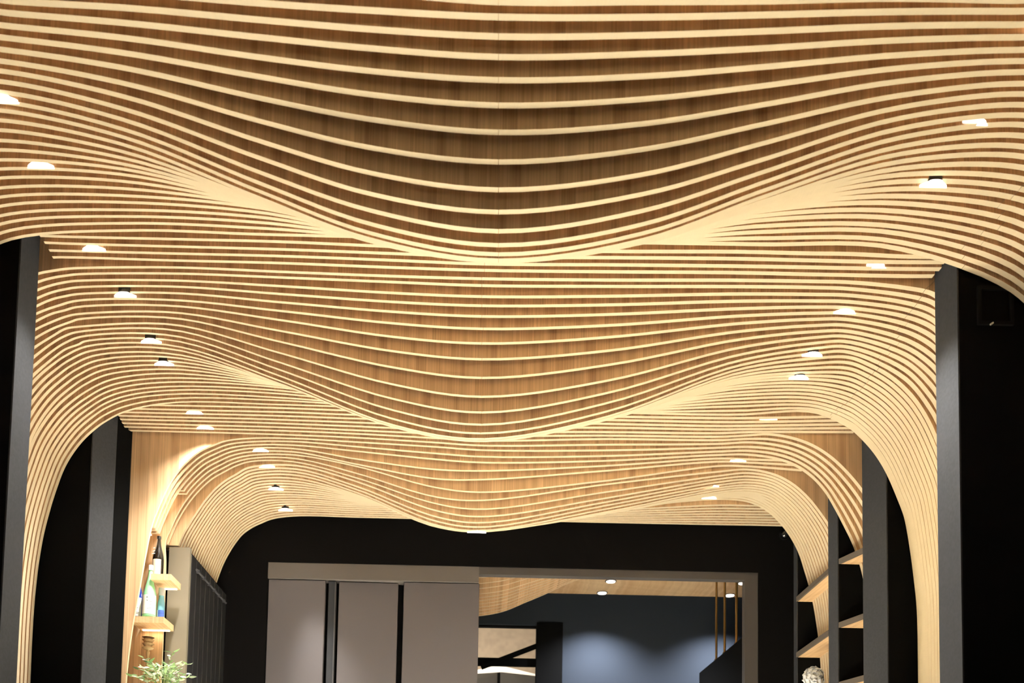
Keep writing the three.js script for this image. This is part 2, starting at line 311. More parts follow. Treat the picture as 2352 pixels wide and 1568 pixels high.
for (let k = 59; k <= 94; k++) {                                   // far bay with the bottle niche
  const z = zOf(k);
  let cl, outL = -OUT, cr, outR = OUT, xa = 390, xb = 1730;
  if (k <= 66) { xa = 390; cl = [P(lerp(258, 290, (k - 59) / 7), lerp(929, 988.5, (k - 59) / 7), z)]; outL = null; }
  else if (k <= 74) {
    xa = 570; cl = between(L67, 67, L74, 74, k);
    if (k === 67) cl = [...cl, ...L67low, new THREE.Vector3(L67low.at(-1).x, 0.01, -z)];
    if (k === 71 || k === 72) { const y = P(414, k === 71 ? 1127 : 1134, z).y; cl = cl.filter((p) => p.y > y + 0.015); const q = cl.at(-1); cl.push(new THREE.Vector3(q.x - (q.y - y) * 0.62, y, -z)); }
    if (k === 73) cl = [...cl, new THREE.Vector3(P(381, 1300, z).x, P(381, 1300, z).y, -z), new THREE.Vector3(P(381, 1300, z).x, 0.01, -z)];
  } else { xa = 640; cl = between(L75, 75, L94, 94, k); }
  if (k <= 63) { cr = [P(lerp(1990, 1962, (k - 59) / 4), lerp(955, 992, (k - 59) / 4), z)]; outR = null; }
  else if (k <= 69) cr = between(R64, 64, R69, 69, k);
  else if (k <= 72) { cr = [P(lerp(1870, 1843, (k - 70) / 2), lerp(1059, 1080, (k - 70) / 2), z)]; outR = null; }
  else if (k <= 86) cr = between(R73, 73, R86, 86, k);
  else { cr = [P(lerp(1830, 1810, (k - 87) / 7), lerp(1163, 1207, (k - 87) / 7), z)]; outR = null; }
  if (outR != null) { const q = cr.at(-1), X = legX(legR, 0) ; cr = [...cr, new THREE.Vector3(lerp(q.x, Math.max(q.x, 2.3), 0.6), q.y - 0.35, -z), new THREE.Vector3(Math.max(q.x, 2.3), q.y - 0.9, -z), new THREE.Vector3(Math.max(q.x, 2.3), 0.01, -z)]; }
  const t = across(C3, k, xa, xb);
  curves[k] = t;
  rib(k, [...rev(cl), ...t, ...cr], outL, outR, seamAt(1102, 1100, k), null);
}
mesh('ceiling_slab', box(-3, 3, YTOP, YTOP + 0.12, 3, -6.2), M.darkWall, ribPart);

// ---------- floor and outer walls ----------
structure('floor_beyond', box(-3.2, 3.2, -0.1, 0, -6.2, -12), matte(0x4c4a47), 'dark floor of the room beyond the doorway', 'floor');
structure('floor', box(-3.2, 3.2, -0.1, 0, 3.2, -6.2), M.floor, 'pale floor below the timber ceiling', 'floor');
structure('wall_left', box(-3, -2.66, 0, YTOP, 3, -6.2), M.darkWall, 'black side wall behind the arches on the bottle niche side', 'wall');
structure('wall_right', box(2.66, 3, 0, YTOP, 3, -6.2), M.darkWall, 'black side wall behind the arches on the display shelf side', 'wall');
structure('wall_rear', box(-3, 3, 0, YTOP, 3, 3.2), M.darkWall, 'dark wall that closes the room', 'wall');

// black cabinets in front of the arch feet, below the frame: they keep the light of the floor off the feet
for (const [x0, x1, za, zb, h, label] of [
  [-2.14, -1.45, zOf(31.2), zOf(57.8), 1.78, 'black side cabinet in front of the middle arch, niche side'], [1.62, 2.2, zOf(31.2), zOf(57.8), 1.6, 'black side cabinet in front of the middle arch, shelf side'],
  [-2.1, -1.3, 0.6, zOf(26), 1.6, 'black side cabinet in front of the near arch, niche side'], [1.35, 2.1, 0.6, zOf(26), 1.6, 'black side cabinet in front of the near arch, shelf side']]) {
  const o = thing('side_cabinet', label, 'cabinet', [(x0 + x1) / 2, 0.001, -(za + zb) / 2]), w = x1 - x0, d = zb - za, n = Math.round(d / 0.45);
  mesh('carcass', box(-w / 2 + 0.02, w / 2 - 0.02, 0, h - 0.04, -d / 2 + 0.001, d / 2 - 0.001), M.black, o);
  mesh('cabinet_top', new RoundedBoxGeometry(w, 0.04, d, 2, 0.006).translate(0, h - 0.019, 0), M.cabinet, o);
  const side = x0 < 0 ? 1 : -1, door = new RoundedBoxGeometry(0.018, h - 0.1, d / n - 0.006, 2, 0.003).translate(0, (h - 0.1) / 2 + 0.04, 0);
  for (let i = 0; i < n; i++) { const dm = mesh('door', door, M.cabinet, o); dm.position.set(side * (w / 2 - 0.01), 0, -d / 2 + (i + 0.5) * d / n); mesh('handle', box(-0.006, 0.006, h * 0.5, h * 0.5 + 0.12, -0.004, 0.004), M.metal, dm).position.set(side * 0.013, 0, d / n * 0.4); }
}

// ---------- piers between the bays ----------
function pier(label, near, far, k0, k1, side) {
  const z0 = zOf(k0), z1 = zOf(k1), a = P(near[0], near[1], z0), b = P(far[0], far[1], z1);
  const o = thing('partition_pier', label, 'partition');
  const e = side * 0.006;
  mesh('pier_body', prism([[a.x + e, -z0], [b.x + e, -z1], [side * 2.65, -z1], [side * 2.65, -z0]], 0, YTOP - 0.002), M.black, o);
  mesh('edge_plate', prism([[a.x, -z0], [b.x, -z1], [b.x + e, -z1], [a.x + e, -z0]], 0, YTOP - 0.002), M.charcoal, o).userData.label = 'charcoal edge plate that catches the light';
  return o;
}
pier('charcoal partition pier under the straight ribs opposite the pier with the access panel', [25, 1000], [68, 1000], 26.6, 30.45, -1);
const pr1 = pier('charcoal partition pier with a faint square access panel on its black face', [2203, 1000], [2151.5, 1000], 26.6, 30.45, 1);
const pl2 = pier('charcoal partition pier beside the timber panel of the bottle niche', [207, 1150], [262, 1150], 58.7, 63.6, -1);
{ const z0 = zOf(63.7), z1 = zOf(66.4), a = P(263, 1150, z0), b = P(297, 1150, z1); mesh('black_reveal', prism([[a.x - 0.02, -z0], [b.x, -z1], [-2.65, -z1], [-2.65, -z0]], 0, YTOP - 0.002), M.black, pl2); }
pier('charcoal partition pier at the near end of the wide arch with two short shelves', [2036, 1200], [1981, 1200], 58.7, 63.45, 1);
pier('slim charcoal partition pier between the two pairs of display shelves', [1924.5, 1400], [1903, 1400], 69.6, 72.45, 1);
pier('thin black partition pier at the far end of the display shelves', [1830, 1400], [1823, 1400], 86.7, 94.4, 1);
// faint access panel and its catch on the first pier
{
  const z = zOf(26.6) - 0.012, a = P(2246, 655, z), b = P(2330, 745, z);
  const o = thing('access_panel', 'faint black square access panel on the pier face', 'panel');
  mesh('panel_frame', mergeGeometries([box(a.x, b.x, a.y, a.y - 0.014, -z, -z - 0.011), box(a.x, b.x, b.y, b.y + 0.014, -z, -z - 0.011), box(a.x, a.x + 0.014, a.y - 0.014, b.y + 0.014, -z, -z - 0.011), box(b.x, b.x - 0.014, a.y - 0.014, b.y + 0.014, -z, -z - 0.011)]), matte(0x121212), o);
  const c = P(2278, 743, z - 0.01);
  const cg = new THREE.CapsuleGeometry(0.004, 0.01, 4, 10); cg.rotateZ(-0.9); cg.translate(c.x, c.y, c.z);
  const cm = mesh('catch', cg, std(0xe8e2d2, 0.2, { metalness: 0.6 }), o); cm.userData.label = 'small bright metal catch';
}

// ---------- downlights ----------
const nicheSide = 'downlights between the ribs on the bottle niche side', shelfSide = 'downlights between the ribs on the display shelf side';
const discGeo = new THREE.CylinderGeometry(1, 1, 1, 28);
const lensGeo = (() => {                                            // slot lens: flat along the rib behind it, narrowing towards the rib in front
  const s = new THREE.Shape(); s.moveTo(-1, -1); s.lineTo(1, -1); s.bezierCurveTo(0.8, -0.15, 0.5, 0.1, 0.46, 0.5); s.bezierCurveTo(0.44, 1, -0.44, 1, -0.46, 0.5); s.bezierCurveTo(-0.5, 0.1, -0.8, -0.15, -1, -1);
  return new THREE.ExtrudeGeometry(s, { depth: 1, bevelEnabled: false, curveSegments: 10 }).rotateX(Math.PI / 2).translate(0, 0.5, 0);
})();
function downlight(px, py, k, label, group, power = 1, wide = 0.041, color = WARM, angle = 0.38) {
  const z = zOf(k), p = P(px, py, z);
  const o = thing('downlight', label, 'downlight', [p.x, p.y, p.z], group);
  const housing = mesh('housing', discGeo, M.trim, o); housing.scale.set(wide * 0.6, 0.05, 0.0135); housing.position.y = 0.031;
  const lens = mesh('lens', lensGeo, M.lens, o); lens.scale.set(wide * 1.15, 0.009, 0.0145); lens.position.y = 0.0;
  const s = new THREE.SpotLight(color, SPOT * power, 0, angle, 1, 2);
  s.position.set(0, -0.012, 0); s.target.position.set(angle > 0.5 ? 0 : -p.x * 0.2, -1, 0); s.castShadow = true; s.shadow.radius = 1.2;   // tilted towards the middle of the room
  const w = new THREE.SpotLight(color, SPOT * SPILL * power, 0, 1.25, 0.8, 2);
  w.position.copy(s.position); w.target.position.set(0, -1, 0); w.castShadow = true; w.shadow.radius = 1.2;
  o.add(s, s.target, w, w.target);
  return o;
}
const YEL = 0xffe9ae;
for (const [x, y, k, label, power, angle] of [
  [5, 226, 10.5, 'slot downlight in the near bay, niche side, farther from the first pier', 0.2],
  [90, 377, 17.5, 'slot downlight in the near bay, niche side, closer to the first pier', 0.42],
  [213, 569, 28.5, 'slot downlight between the straight ribs beside the first niche side pier', 0.026, 0.72],
  [285, 676, 34.6, 'slot downlight in the middle bay, niche side, first beyond the straight ribs', 0.7],
  [345, 782, 42.7, 'slot downlight in the middle bay, niche side, second beyond the straight ribs', 1],
  [375, 834, 48, 'slot downlight in the middle bay, niche side, third beyond the straight ribs', 1],
  [445, 946, 60.6, 'slot downlight between straight ribs before the timber niche panel, farther from the panel', 0.02, 0.9],
  [470, 981, 64.5, 'slot downlight between straight ribs just before the timber niche panel', 0.009, 1.15],
  [597, 1033, 70.6, 'slot downlight above the bottle niche, first of four along the far arch', 0.26],
  [612, 1070, 75.2, 'slot downlight above the bottle niche, second of four along the far arch', 0.3],
  [633, 1122, 82, 'slot downlight above the bottle niche, third of four along the far arch', 0.8],
  [655, 1170, 90, 'slot downlight above the bottle niche, last of four, beside the bulkhead', 0.06],
]) downlight(x, y, k, label, nicheSide, power, 0.041, WARM, angle);
for (const [x, y, k, label, power, color, angle] of [
  [2385, 49, 2.6, 'slot downlight in the near bay, shelf side, farthest from the first pier', 0.03],
  [2240, 277, 10.6, 'slot downlight in the near bay, shelf side, second from the first pier', 0.2],
  [2148, 421, 16.8, 'slot downlight in the near bay, shelf side, closest to the first pier', 0.42],
  [2012, 608, 28.6, 'slot downlight between the straight ribs beside the pier with the access panel', 0.044, WARM, 0.75],
  [1943, 714, 35.5, 'slot downlight in the middle bay, shelf side, first beyond the straight ribs', 0.72, YEL],
  [1868, 813, 42.6, 'slot downlight in the middle bay, shelf side, second beyond the straight ribs', 0.72, YEL],
  [1837, 866, 47.5, 'slot downlight in the middle bay, shelf side, third beyond the straight ribs', 0.72, YEL],
  [1767, 959, 59.3, 'slot downlight between straight ribs beside the wide charcoal pier', 0.5, YEL],
  [1697, 1056, 70.4, 'slot downlight in the far bay above the slim shelf pier', 0.35],
  [1635, 1114, 77, 'slot downlight in the far bay, shelf side, next to the last', 0.2],
  [1630, 1142, 83, 'slot downlight in the far bay, shelf side, last before the bulkhead', 0.15],
]) downlight(x, y, k, label, shelfSide, power, 0.041, color, angle);
downlight(1095, 1220, 78.4, 'small downlight at the lowest point of the last ceiling bulge', undefined, 0.75, 0.05);

// ---------- display shelves between the far piers ----------
function displayShelf(label, farPx, nearPx, kf, kn) {
  const zf = zOf(kf), zn = zOf(kn), a = P(...farPx, zf), b = P(...nearPx, zn), y = (a.y + b.y) / 2;
  const o = thing('display_shelf', label, 'shelf', [a.x, y, -zf], 'display shelves between the piers');
  const top = 0.03, lip = 0.012;
  const g = prism([[lip, -0.0], [b.x - a.x + lip, zf - zn], [2.6 - a.x, zf - zn], [2.6 - a.x, 0]], 0, top);
  mesh('board', g, M.board, o);
  const fr = prism([[0, 0], [b.x - a.x, zf - zn], [b.x - a.x + lip, zf - zn], [lip, 0]], 0, top);
  mesh('front_edge', fr, std(0x3d362f, 0.6), o);
}
displayShelf('upper short timber shelf beside the wide charcoal pier', [1926.5, 1300], [1998, 1257], 69.5, 63.6);
displayShelf('lower short timber shelf beside the wide charcoal pier', [1926, 1447], [1998, 1409], 69.5, 63.6);
displayShelf('lowest short timber shelf beside the wide charcoal pier, only its far corner showing', [1926.5, 1585], [1998, 1551], 69.5, 63.6);
displayShelf('upper timber shelf beyond the slim pier, under the last arch', [1828.5, 1373], [1903, 1325], 86.6, 72.6);
displayShelf('lower timber shelf beyond the slim pier, above the white flower', [1828.5, 1502], [1903, 1465], 86.6, 72.6);
displayShelf('shelf below the white flower', [1828.5, 1640], [1903, 1612], 86.6, 72.6);

// white bloom
{
  const z = zOf(78), c = P(1868, 1556, z), base = P(1868, 1606, z);
  const o = thing('white_flower', 'white ruffled flower bloom below the far display shelf', 'flower', [c.x + 0.06, base.y + 0.0, c.z]);
  const white = std(0xf4f5f8, 0.8, { side: THREE.DoubleSide });
  const cy = c.y - base.y;
  for (let i = 0; i < 34; i++) {
    const g = new THREE.CircleGeometry(0.042, 22), pos = g.attributes.position;
    for (let j = 0; j < pos.count; j++) { const x = pos.getX(j), y = pos.getY(j), a = Math.atan2(y, x), q = Math.hypot(x, y) / 0.042, w = 1 + 0.12 * q * Math.sin(a * 5 + i); pos.setXYZ(j, x * w, y * w * 1.15, -0.022 * q * q + 0.005 * q * Math.sin(a * 7 + i * 2)); }
    g.computeVertexNormals();
    const m = mesh('petal', g, white, o), v = 1 - 2 * (i + 0.5) / 34, h = Math.sqrt(1 - v * v), a = i * 2.4;
    const dir = new THREE.Vector3(Math.cos(a) * h, v, Math.sin(a) * h);
    m.position.set(-0.058 + dir.x * 0.062, cy + dir.y * 0.066, dir.z * 0.045); m.quaternion.setFromUnitVectors(new THREE.Vector3(0, 0, 1), dir); m.rotateZ(i);
  }
  const st = new THREE.CylinderGeometry(0.006, 0.008, cy, 8); st.translate(-0.05, cy / 2, -0.01); mesh('stem', st, std(0x2f4a22, 0.7), o);
  const vase = new THREE.LatheGeometry([[0.001, 0], [0.035, 0], [0.045, 0.03], [0.03, 0.07], [0.022, 0.09]].map(([r, y]) => new THREE.Vector2(r, y)), 20); vase.translate(-0.05, 0.0, -0.01); mesh('vase', vase, M.black, o);
}

// ---------- bottle niche ----------
const zn = 5.14;
function nicheShelf(label, x0, x1, yTop, thick) {
  const a = P(x0, yTop, 5.06), b = P(x1, yTop, 5.06);
  const o = thing('niche_shelf', label, 'shelf', [a.x, a.y - thick, -5.06], 'shelves of the bottle niche');
  mesh('board', box(0, b.x - a.x, 0, thick, 0, -0.18), M.board, o);
  const bar = mesh('light_strip', box(0.015, b.x - a.x - 0.015, -0.006, 0, -0.15, -0.165), M.led, o);
  bar.userData.label = 'glowing warm light strip under the shelf';
  const l = new THREE.RectAreaLight(0xffe6c4, 8, Math.max(0.03, b.x - a.x - 0.03), 0.03);
  l.position.set((b.x - a.x) / 2, -0.008, -0.15); l.lookAt(new THREE.Vector3((b.x - a.x) / 2 + o.position.x, -5 + o.position.y, -0.15 + o.position.z)); l.rotation.set(-Math.PI / 2, 0, 0); o.add(l);
  return [a.y, b.x];
}
const [ySh1] = nicheShelf('upper niche shelf that carries the black bottle', 347, 393, 1317, 0.035);
const [ySh2] = nicheShelf('middle niche shelf that carries the green and blue bottles', 300, 376, 1414.5, 0.035);
const [ySh3] = nicheShelf('lowest niche shelf that carries the leafy plant', 284, 372, 1640, 0.03);
// light strips hidden behind the rib ends at the head of the niche
{
  const p = P(398, 1131, 5.2), o = thing('niche_light', 'warm strip light tucked behind the rib ends above the black bottle', 'light', [p.x - 0.05, p.y - 0.012, -5.2]);
  mesh('light_strip', box(-0.07, 0.035, 0, 0.006, -0.012, 0.012), M.led, o);
  const l = new THREE.RectAreaLight(0xffe6c4, 11, 0.1, 0.024); l.position.set(-0.02, -0.002, 0); l.rotation.set(-Math.PI / 2, 0, 0); o.add(l);
}
{
  const p = P(343, 1219, 5.14), o = thing('niche_light', 'warm strip light under the rib ends beside the neck of the black bottle', 'light', [p.x - 0.05, p.y - 0.012, -5.17]);
  mesh('light_strip', box(-0.05, 0.05, 0, 0.006, -0.012, 0.012), M.led, o);
  const l = new THREE.RectAreaLight(0xffe6c4, 8, 0.1, 0.024); l.position.set(0, -0.002, 0); l.rotation.set(-Math.PI / 2, 0, 0); o.add(l);
}
function canvasTex(w, h, draw) {
  const c = document.createElement('canvas'); c.width = w; c.height = h; const x = c.getContext('2d'); draw(x, w, h);
  const t = new THREE.CanvasTexture(c); t.colorSpace = THREE.SRGBColorSpace; return t;
}
function brush(x, list, w, color) { x.strokeStyle = color; x.lineWidth = w; x.lineCap = 'round'; for (const [a, b, c, d] of list) { x.beginPath(); x.moveTo(a, b); x.lineTo(c, d); x.stroke(); } }
const labelA = canvasTex(128, 192, (x, w, h) => { x.fillStyle = '#d9cdb6'; x.fillRect(0, 0, w, h); for (let c = 0; c < 5; c++) for (let r = 0; r < 14; r++) brush(x, [[30 + c * 16, 20 + r * 11, 36 + c * 16, 20 + r * 11], [33 + c * 16, 17 + r * 11, 33 + c * 16, 24 + r * 11]], 1.6, '#a79b86'); brush(x, [[10, 120, 26, 116], [8, 130, 24, 128], [16, 112, 14, 150], [10, 142, 26, 146]], 4, '#4a4a3a'); });
const labelB = canvasTex(128, 192, (x, w, h) => { x.fillStyle = '#eef1e6'; x.fillRect(0, 0, w, h); brush(x, [[46, 22, 58, 26], [44, 32, 60, 28], [52, 18, 52, 38], [70, 34, 92, 24], [48, 52, 56, 64], [50, 66, 60, 54], [68, 60, 84, 66], [70, 76, 88, 70], [86, 90, 74, 104], [56, 142, 84, 132]], 4, '#5c6a5c'); });
const labelC = canvasTex(96, 160, (x, w, h) => { x.fillStyle = '#f1efe8'; x.fillRect(0, 0, w, h); brush(x, [[52, 86, 70, 90], [60, 80, 58, 96], [44, 132, 78, 128], [40, 140, 72, 138]], 4, '#4c5350'); });
const labelD = canvasTex(96, 96, (x, w, h) => { x.fillStyle = '#4464b8'; x.fillRect(0, 0, w, h); x.fillStyle = '#dfe6f4'; x.fillRect(0, 0, 26, h); brush(x, [[34, 40, 90, 36]], 5, '#2c4da0'); });
const glass = (color, rough = 0.15) => new THREE.MeshPhysicalMaterial({ color, roughness: rough, clearcoat: 0.6 });
function bottle(label, px, base, yBase, dia, prof, mat, capMat, capH, lab, group, zn = 5.13) {
  const p = P(px, base, zn), o = thing('bottle', label, 'bottle', [p.x, yBase + 0.001, -zn], group), r = dia / 2;
  const body = mesh('bottle_body', new THREE.LatheGeometry(prof.map(([a, b]) => new THREE.Vector2(a * r, b)), 32), mat, o);
  const top = prof.at(-1);
  const cap = new THREE.CylinderGeometry(top[0] * r * 1.15 + 0.001, top[0] * r * 1.15 + 0.001, capH, 20); cap.translate(0, top[1] + capH / 2 - 0.002, 0); mesh('cap', cap, capMat, o);
  if (lab) { const g = new THREE.CylinderGeometry(r + 0.0006, r + 0.0006, lab.y1 - lab.y0, 32, 1, true, lab.a0, lab.a1 - lab.a0); g.translate(0, (lab.y0 + lab.y1) / 2, 0); mesh('paper_label', g, new THREE.MeshStandardMaterial({ map: lab.tex, roughness: 0.8, side: THREE.DoubleSide }), body); }
  return o;
}
const bb = bottle('black bottle with a beige label and white brush marks on its shoulder', 362, 1316, ySh1, 0.064, [[0.01, 0], [0.96, 0], [1, 0.006], [1, 0.118], [0.9, 0.142], [0.62, 0.176], [0.4, 0.205], [0.31, 0.232], [0.3, 0.24]], glass(0x0c0b0b), std(0x15120f, 0.5), 0.016, { y0: 0.011, y1: 0.112, a0: -1.35, a1: 0.85, tex: labelA }, undefined, 5.17);
[[0.181, 0.62], [0.161, 0.77], [0.145, 0.9]].forEach(([y, r], i) => { const g = new THREE.CylinderGeometry(r * 0.032, r * 0.032 + 0.0008, 0.004, 12, 1, true, -0.55, 0.62); g.translate(0, y, 0.0006); const m = mesh('brush_mark', g, std(0xf4f4f0, 0.7, { side: THREE.DoubleSide }), bb); m.rotation.z = 0.08; });
bottle('frosted green bottle with a pale label standing between two blue bottles', 342, 1413, ySh2, 0.076, [[0.01, 0], [0.96, 0], [1, 0.006], [1, 0.1], [0.93, 0.135], [0.68, 0.178], [0.45, 0.215], [0.33, 0.245], [0.3, 0.275]], glass(0x8fd69a, 0.45), std(0xf1f1ea, 0.5), 0.03, { y0: 0.016, y1: 0.125, a0: -1.0, a1: 1.4, tex: labelB }, undefined, 5.095);
bottle('dark blue bottle with a white label half behind the timber panel', 313, 1411, ySh2, 0.066, [[0.01, 0], [0.96, 0], [1, 0.006], [1, 0.118], [0.88, 0.15], [0.5, 0.2], [0.36, 0.23], [0.34, 0.25]], glass(0x1d3f9e, 0.2), std(0x24408a, 0.5), 0.02, { y0: 0.012, y1: 0.12, a0: -1.1, a1: 1.2, tex: labelC });
bottle('small light blue bottle with a white screw cap and a blue band', 369, 1416, ySh2, 0.042, [[0.01, 0], [0.96, 0], [1, 0.005], [1, 0.07], [0.92, 0.1], [0.7, 0.125], [0.66, 0.14]], glass(0x7fb9cc, 0.2), std(0xf4f4f2, 0.45), 0.045, { y0: 0.006, y1: 0.052, a0: -1.2, a1: 1.3, tex: labelD });
// turned wooden ornament under the middle shelf
{
  const p = P(338, 1530, 5.17), top = P(338, 1464, 5.17).y - ySh3;
  const o = thing('wooden_ornament', 'pale turned wooden ornament with stacked rings below the middle niche shelf', 'ornament', [p.x, ySh3 + 0.001, -5.17]);
  const h = top;
  const pr = [[0.001, 0], [0.03, 0], [0.03, 0.01], [0.01, 0.02], [0.007, h - 0.11], [0.012, h - 0.085], [0.006, h - 0.075], [0.028, h - 0.066], [0.033, h - 0.058], [0.02, h - 0.052], [0.034, h - 0.036], [0.022, h - 0.03], [0.034, h - 0.014], [0.02, h - 0.008], [0.034, h], [0.001, h]];
  mesh('turned_post', new THREE.LatheGeometry(pr.map(([r, y]) => new THREE.Vector2(r, y)), 24), std(0xe0bd8c, 0.5), o);
}
// leafy plant on the lowest shelf
{
  const p = P(350, 1640, 4.95), o = thing('potted_plant', 'small potted plant with pale green leaves in front of the bottle niche', 'plant', [p.x, ySh3 + 0.001, -5.1]);
  const pot = new THREE.LatheGeometry([[0.001, 0], [0.04, 0], [0.055, 0.08], [0.05, 0.08], [0.045, 0.07], [0.001, 0.07]].map(([r, y]) => new THREE.Vector2(r, y)), 24); mesh('pot', pot, std(0xd8d4cc, 0.5), o);
  const leafG = (() => { const s = new THREE.Shape(); s.moveTo(0, 0); s.quadraticCurveTo(0.014, 0.016, 0, 0.05); s.quadraticCurveTo(-0.014, 0.016, 0, 0); const g = new THREE.ShapeGeometry(s, 5); const q = g.attributes.position; for (let i = 0; i < q.count; i++) q.setZ(i, Math.abs(q.getX(i)) * 0.5 - q.getY(i) ** 2 * 3); g.computeVertexNormals(); return g; })();
  const greens = [0xa9c58e, 0x7fa263, 0xc9dcb8, 0x4d6f36, 0xe4eedc].map((c) => new THREE.MeshPhysicalMaterial({ color: c, roughness: 0.7, side: THREE.DoubleSide, transmission: 0.3, thickness: 0 }));
  const stems = [];
  const up = new THREE.Vector3(0, 1, 0);
  for (let i = 0; i < 26; i++) {
    const a = i * 2.399, lean = 0.25 + 0.75 * ((i * 7) % 26) / 26, len = 0.17 + 0.13 * rnd() + (i % 9 === 0 ? 0.07 : 0);
    const dx = Math.cos(a) * lean * 0.2, dz = Math.sin(a) * lean * 0.12;
    const c = new THREE.QuadraticBezierCurve3(new THREE.Vector3(0, 0.07, 0), new THREE.Vector3(dx * 0.3, 0.07 + len * 0.7, dz * 0.3), new THREE.Vector3(dx, 0.07 + len * (1.02 - lean * 0.35), dz));
    stems.push(new THREE.TubeGeometry(c, 8, 0.0016, 5));
    for (let j = 0; j < 8; j++) {
      const t = 0.5 + 0.5 * (j + 1) / 8, q = c.getPoint(t), tg = c.getTangent(t);
      const m = mesh('leaf', leafG, greens[(i + j * 3) % 5], o); m.position.copy(q);
      const dir = new THREE.Vector3(Math.cos(j * 2.6 + a) * 0.9, tg.y * 0.35 + 0.15 * rnd(), Math.sin(j * 2.6 + a) * 0.7 + 0.1).normalize();
      m.quaternion.setFromUnitVectors(up, dir); m.rotateY(rnd() * 3); const s = 0.6 + rnd() * 0.5; m.scale.set(s, s, s);
    }
  }
  mesh('stem', mergeGeometries(stems), std(0x6f7f45, 0.7), o);
}

// ---------- dark cabinet with the pale end panel beyond the niche ----------
{
  const zc = 5.315, a = P(389, 1256, zc), b = P(437, 1258, zc), zb = 6.15;
  const o = thing('tall_cabinet', 'tall cabinet with a pale end panel and dark slatted doors', 'cabinet', [b.x, 0, -zc]);
  const m1 = mesh('end_panel', box(a.x - b.x, 0, 0, a.y, 0, -0.03), M.cream, o); m1.userData.label = 'pale cream end panel';
  mesh('body', box(-0.7, -0.012, 0, a.y - 0.012, -0.031, -(zb - zc)), M.black, o);
  const slat = new RoundedBoxGeometry(0.016, a.y - 0.03, 0.094, 2, 0.004); slat.translate(-0.006, (a.y - 0.03) / 2, 0);
  for (let i = 0; i < 8; i++) { const s = mesh('door_board', slat, M.cabinet, o); s.position.z = -0.085 - i * 0.1; }
  const r = mesh('top_rail', new THREE.CylinderGeometry(0.007, 0.007, zb - zc - 0.15, 12).rotateX(Math.PI / 2), M.metal, o); r.position.set(0.012, a.y - 0.1, -(zb - zc) / 2 - 0.03);
  for (let i = 0; i < 6; i++) { const k = mesh('rail_bracket', box(-0.002, 0.016, -0.009, 0.009, -0.01, 0.01), M.metal, o); k.position.set(0.004, a.y - 0.1, -0.14 - i * 0.12); }
}

// ---------- far wall ----------
const ZW = 6.16;
const W = (x, y, z = ZW) => P(x, y, z);
const oL = W(612, 1400).x, oM = W(1100, 1330).x, oR = W(1742, 1400).x, head = W(1176, 1302).y, hb = W(1176, 1338).y;
structure('wall_far', mergeGeometries([box(-3, 3, head, YTOP, -ZW, -ZW - 0.16), box(-3, oL, 0, head, -ZW, -ZW - 0.16), box(oR, 3, 0, head, -ZW, -ZW - 0.16)]), M.darkWall, 'black bulkhead and wall behind the last rib', 'wall');
structure('trim_1', box(oL, oM, hb, head, -ZW - 0.006, -ZW - 0.13), M.taupeDark, 'taupe header band above the grey sliding panels', 'trim');
structure('trim_2', mergeGeometries([box(oM, oR - 0.09, P(1400, 1331, ZW + 0.07).y, head, -ZW - 0.01, -ZW - 0.07), box(oR - 0.09, oR, 0, head, -ZW - 0.01, -ZW - 0.07)]), M.frame, 'dark grey frame of the open doorway', 'trim');
function slidingPanel(label, x0, x1, zz, turn = 0) {
  const a = W(x0, 1450, zz).x, b = W(x1, 1450, zz).x;
  const o = thing('sliding_panel', label, 'door panel', [(a + b) / 2, 0.002, -zz]);
  const g = new RoundedBoxGeometry(b - a, hb - 0.006, 0.04, 2, 0.004); g.translate(0, (hb - 0.006) / 2, -0.02); mesh('leaf', g, M.taupe, o); o.rotation.y = turn; return o;
}
slidingPanel('plain taupe sliding panel next to the black wall', 613, 744, ZW + 0.02);
const sp = slidingPanel('plain taupe sliding panel between two dark gaps', 776, 912, ZW + 0.045, 0.035);
slidingPanel('plain taupe sliding panel beside the open doorway', 925, 1099, ZW + 0.02);
{ const a = W(753, 1450, ZW + 0.05).x, b = W(770, 1450, ZW + 0.05).x, o = thing('pull_profile', 'slim grey metal pull strip between two taupe sliding panels', 'handle', [(a + b) / 2, 0.002, -(ZW + 0.03)]); mesh('strip', box((a - b) / 2, (b - a) / 2, 0, hb - 0.01, 0, -0.05), M.charcoal, o); mesh('strip_edge', box((b - a) / 2 - 0.008, (b - a) / 2, 0, hb - 0.012, 0.006, 0), M.metal, o); }
structure('wall_panel_backing', box(oL, oM, 0, hb, -ZW - 0.1, -ZW - 0.14), M.black, 'black recess behind the sliding panels', 'wall');
{ const p = W(1803, 1226, ZW - 0.02), o = thing('dome_camera', 'small dark dome camera on the black bulkhead', 'camera', [p.x, p.y, -ZW + 0.002]);
  const g = new THREE.SphereGeometry(0.03, 20, 12, 0, Math.PI * 2, 0, Math.PI / 2); g.rotateX(Math.PI / 2); g.translate(0, 0, 0.014); mesh('dome', g, std(0x101214, 0.15), o);
  const r = new THREE.CylinderGeometry(0.036, 0.036, 0.014, 24); r.rotateX(Math.PI / 2); r.translate(0, 0, 0.007); mesh('mount', r, M.black, o); }

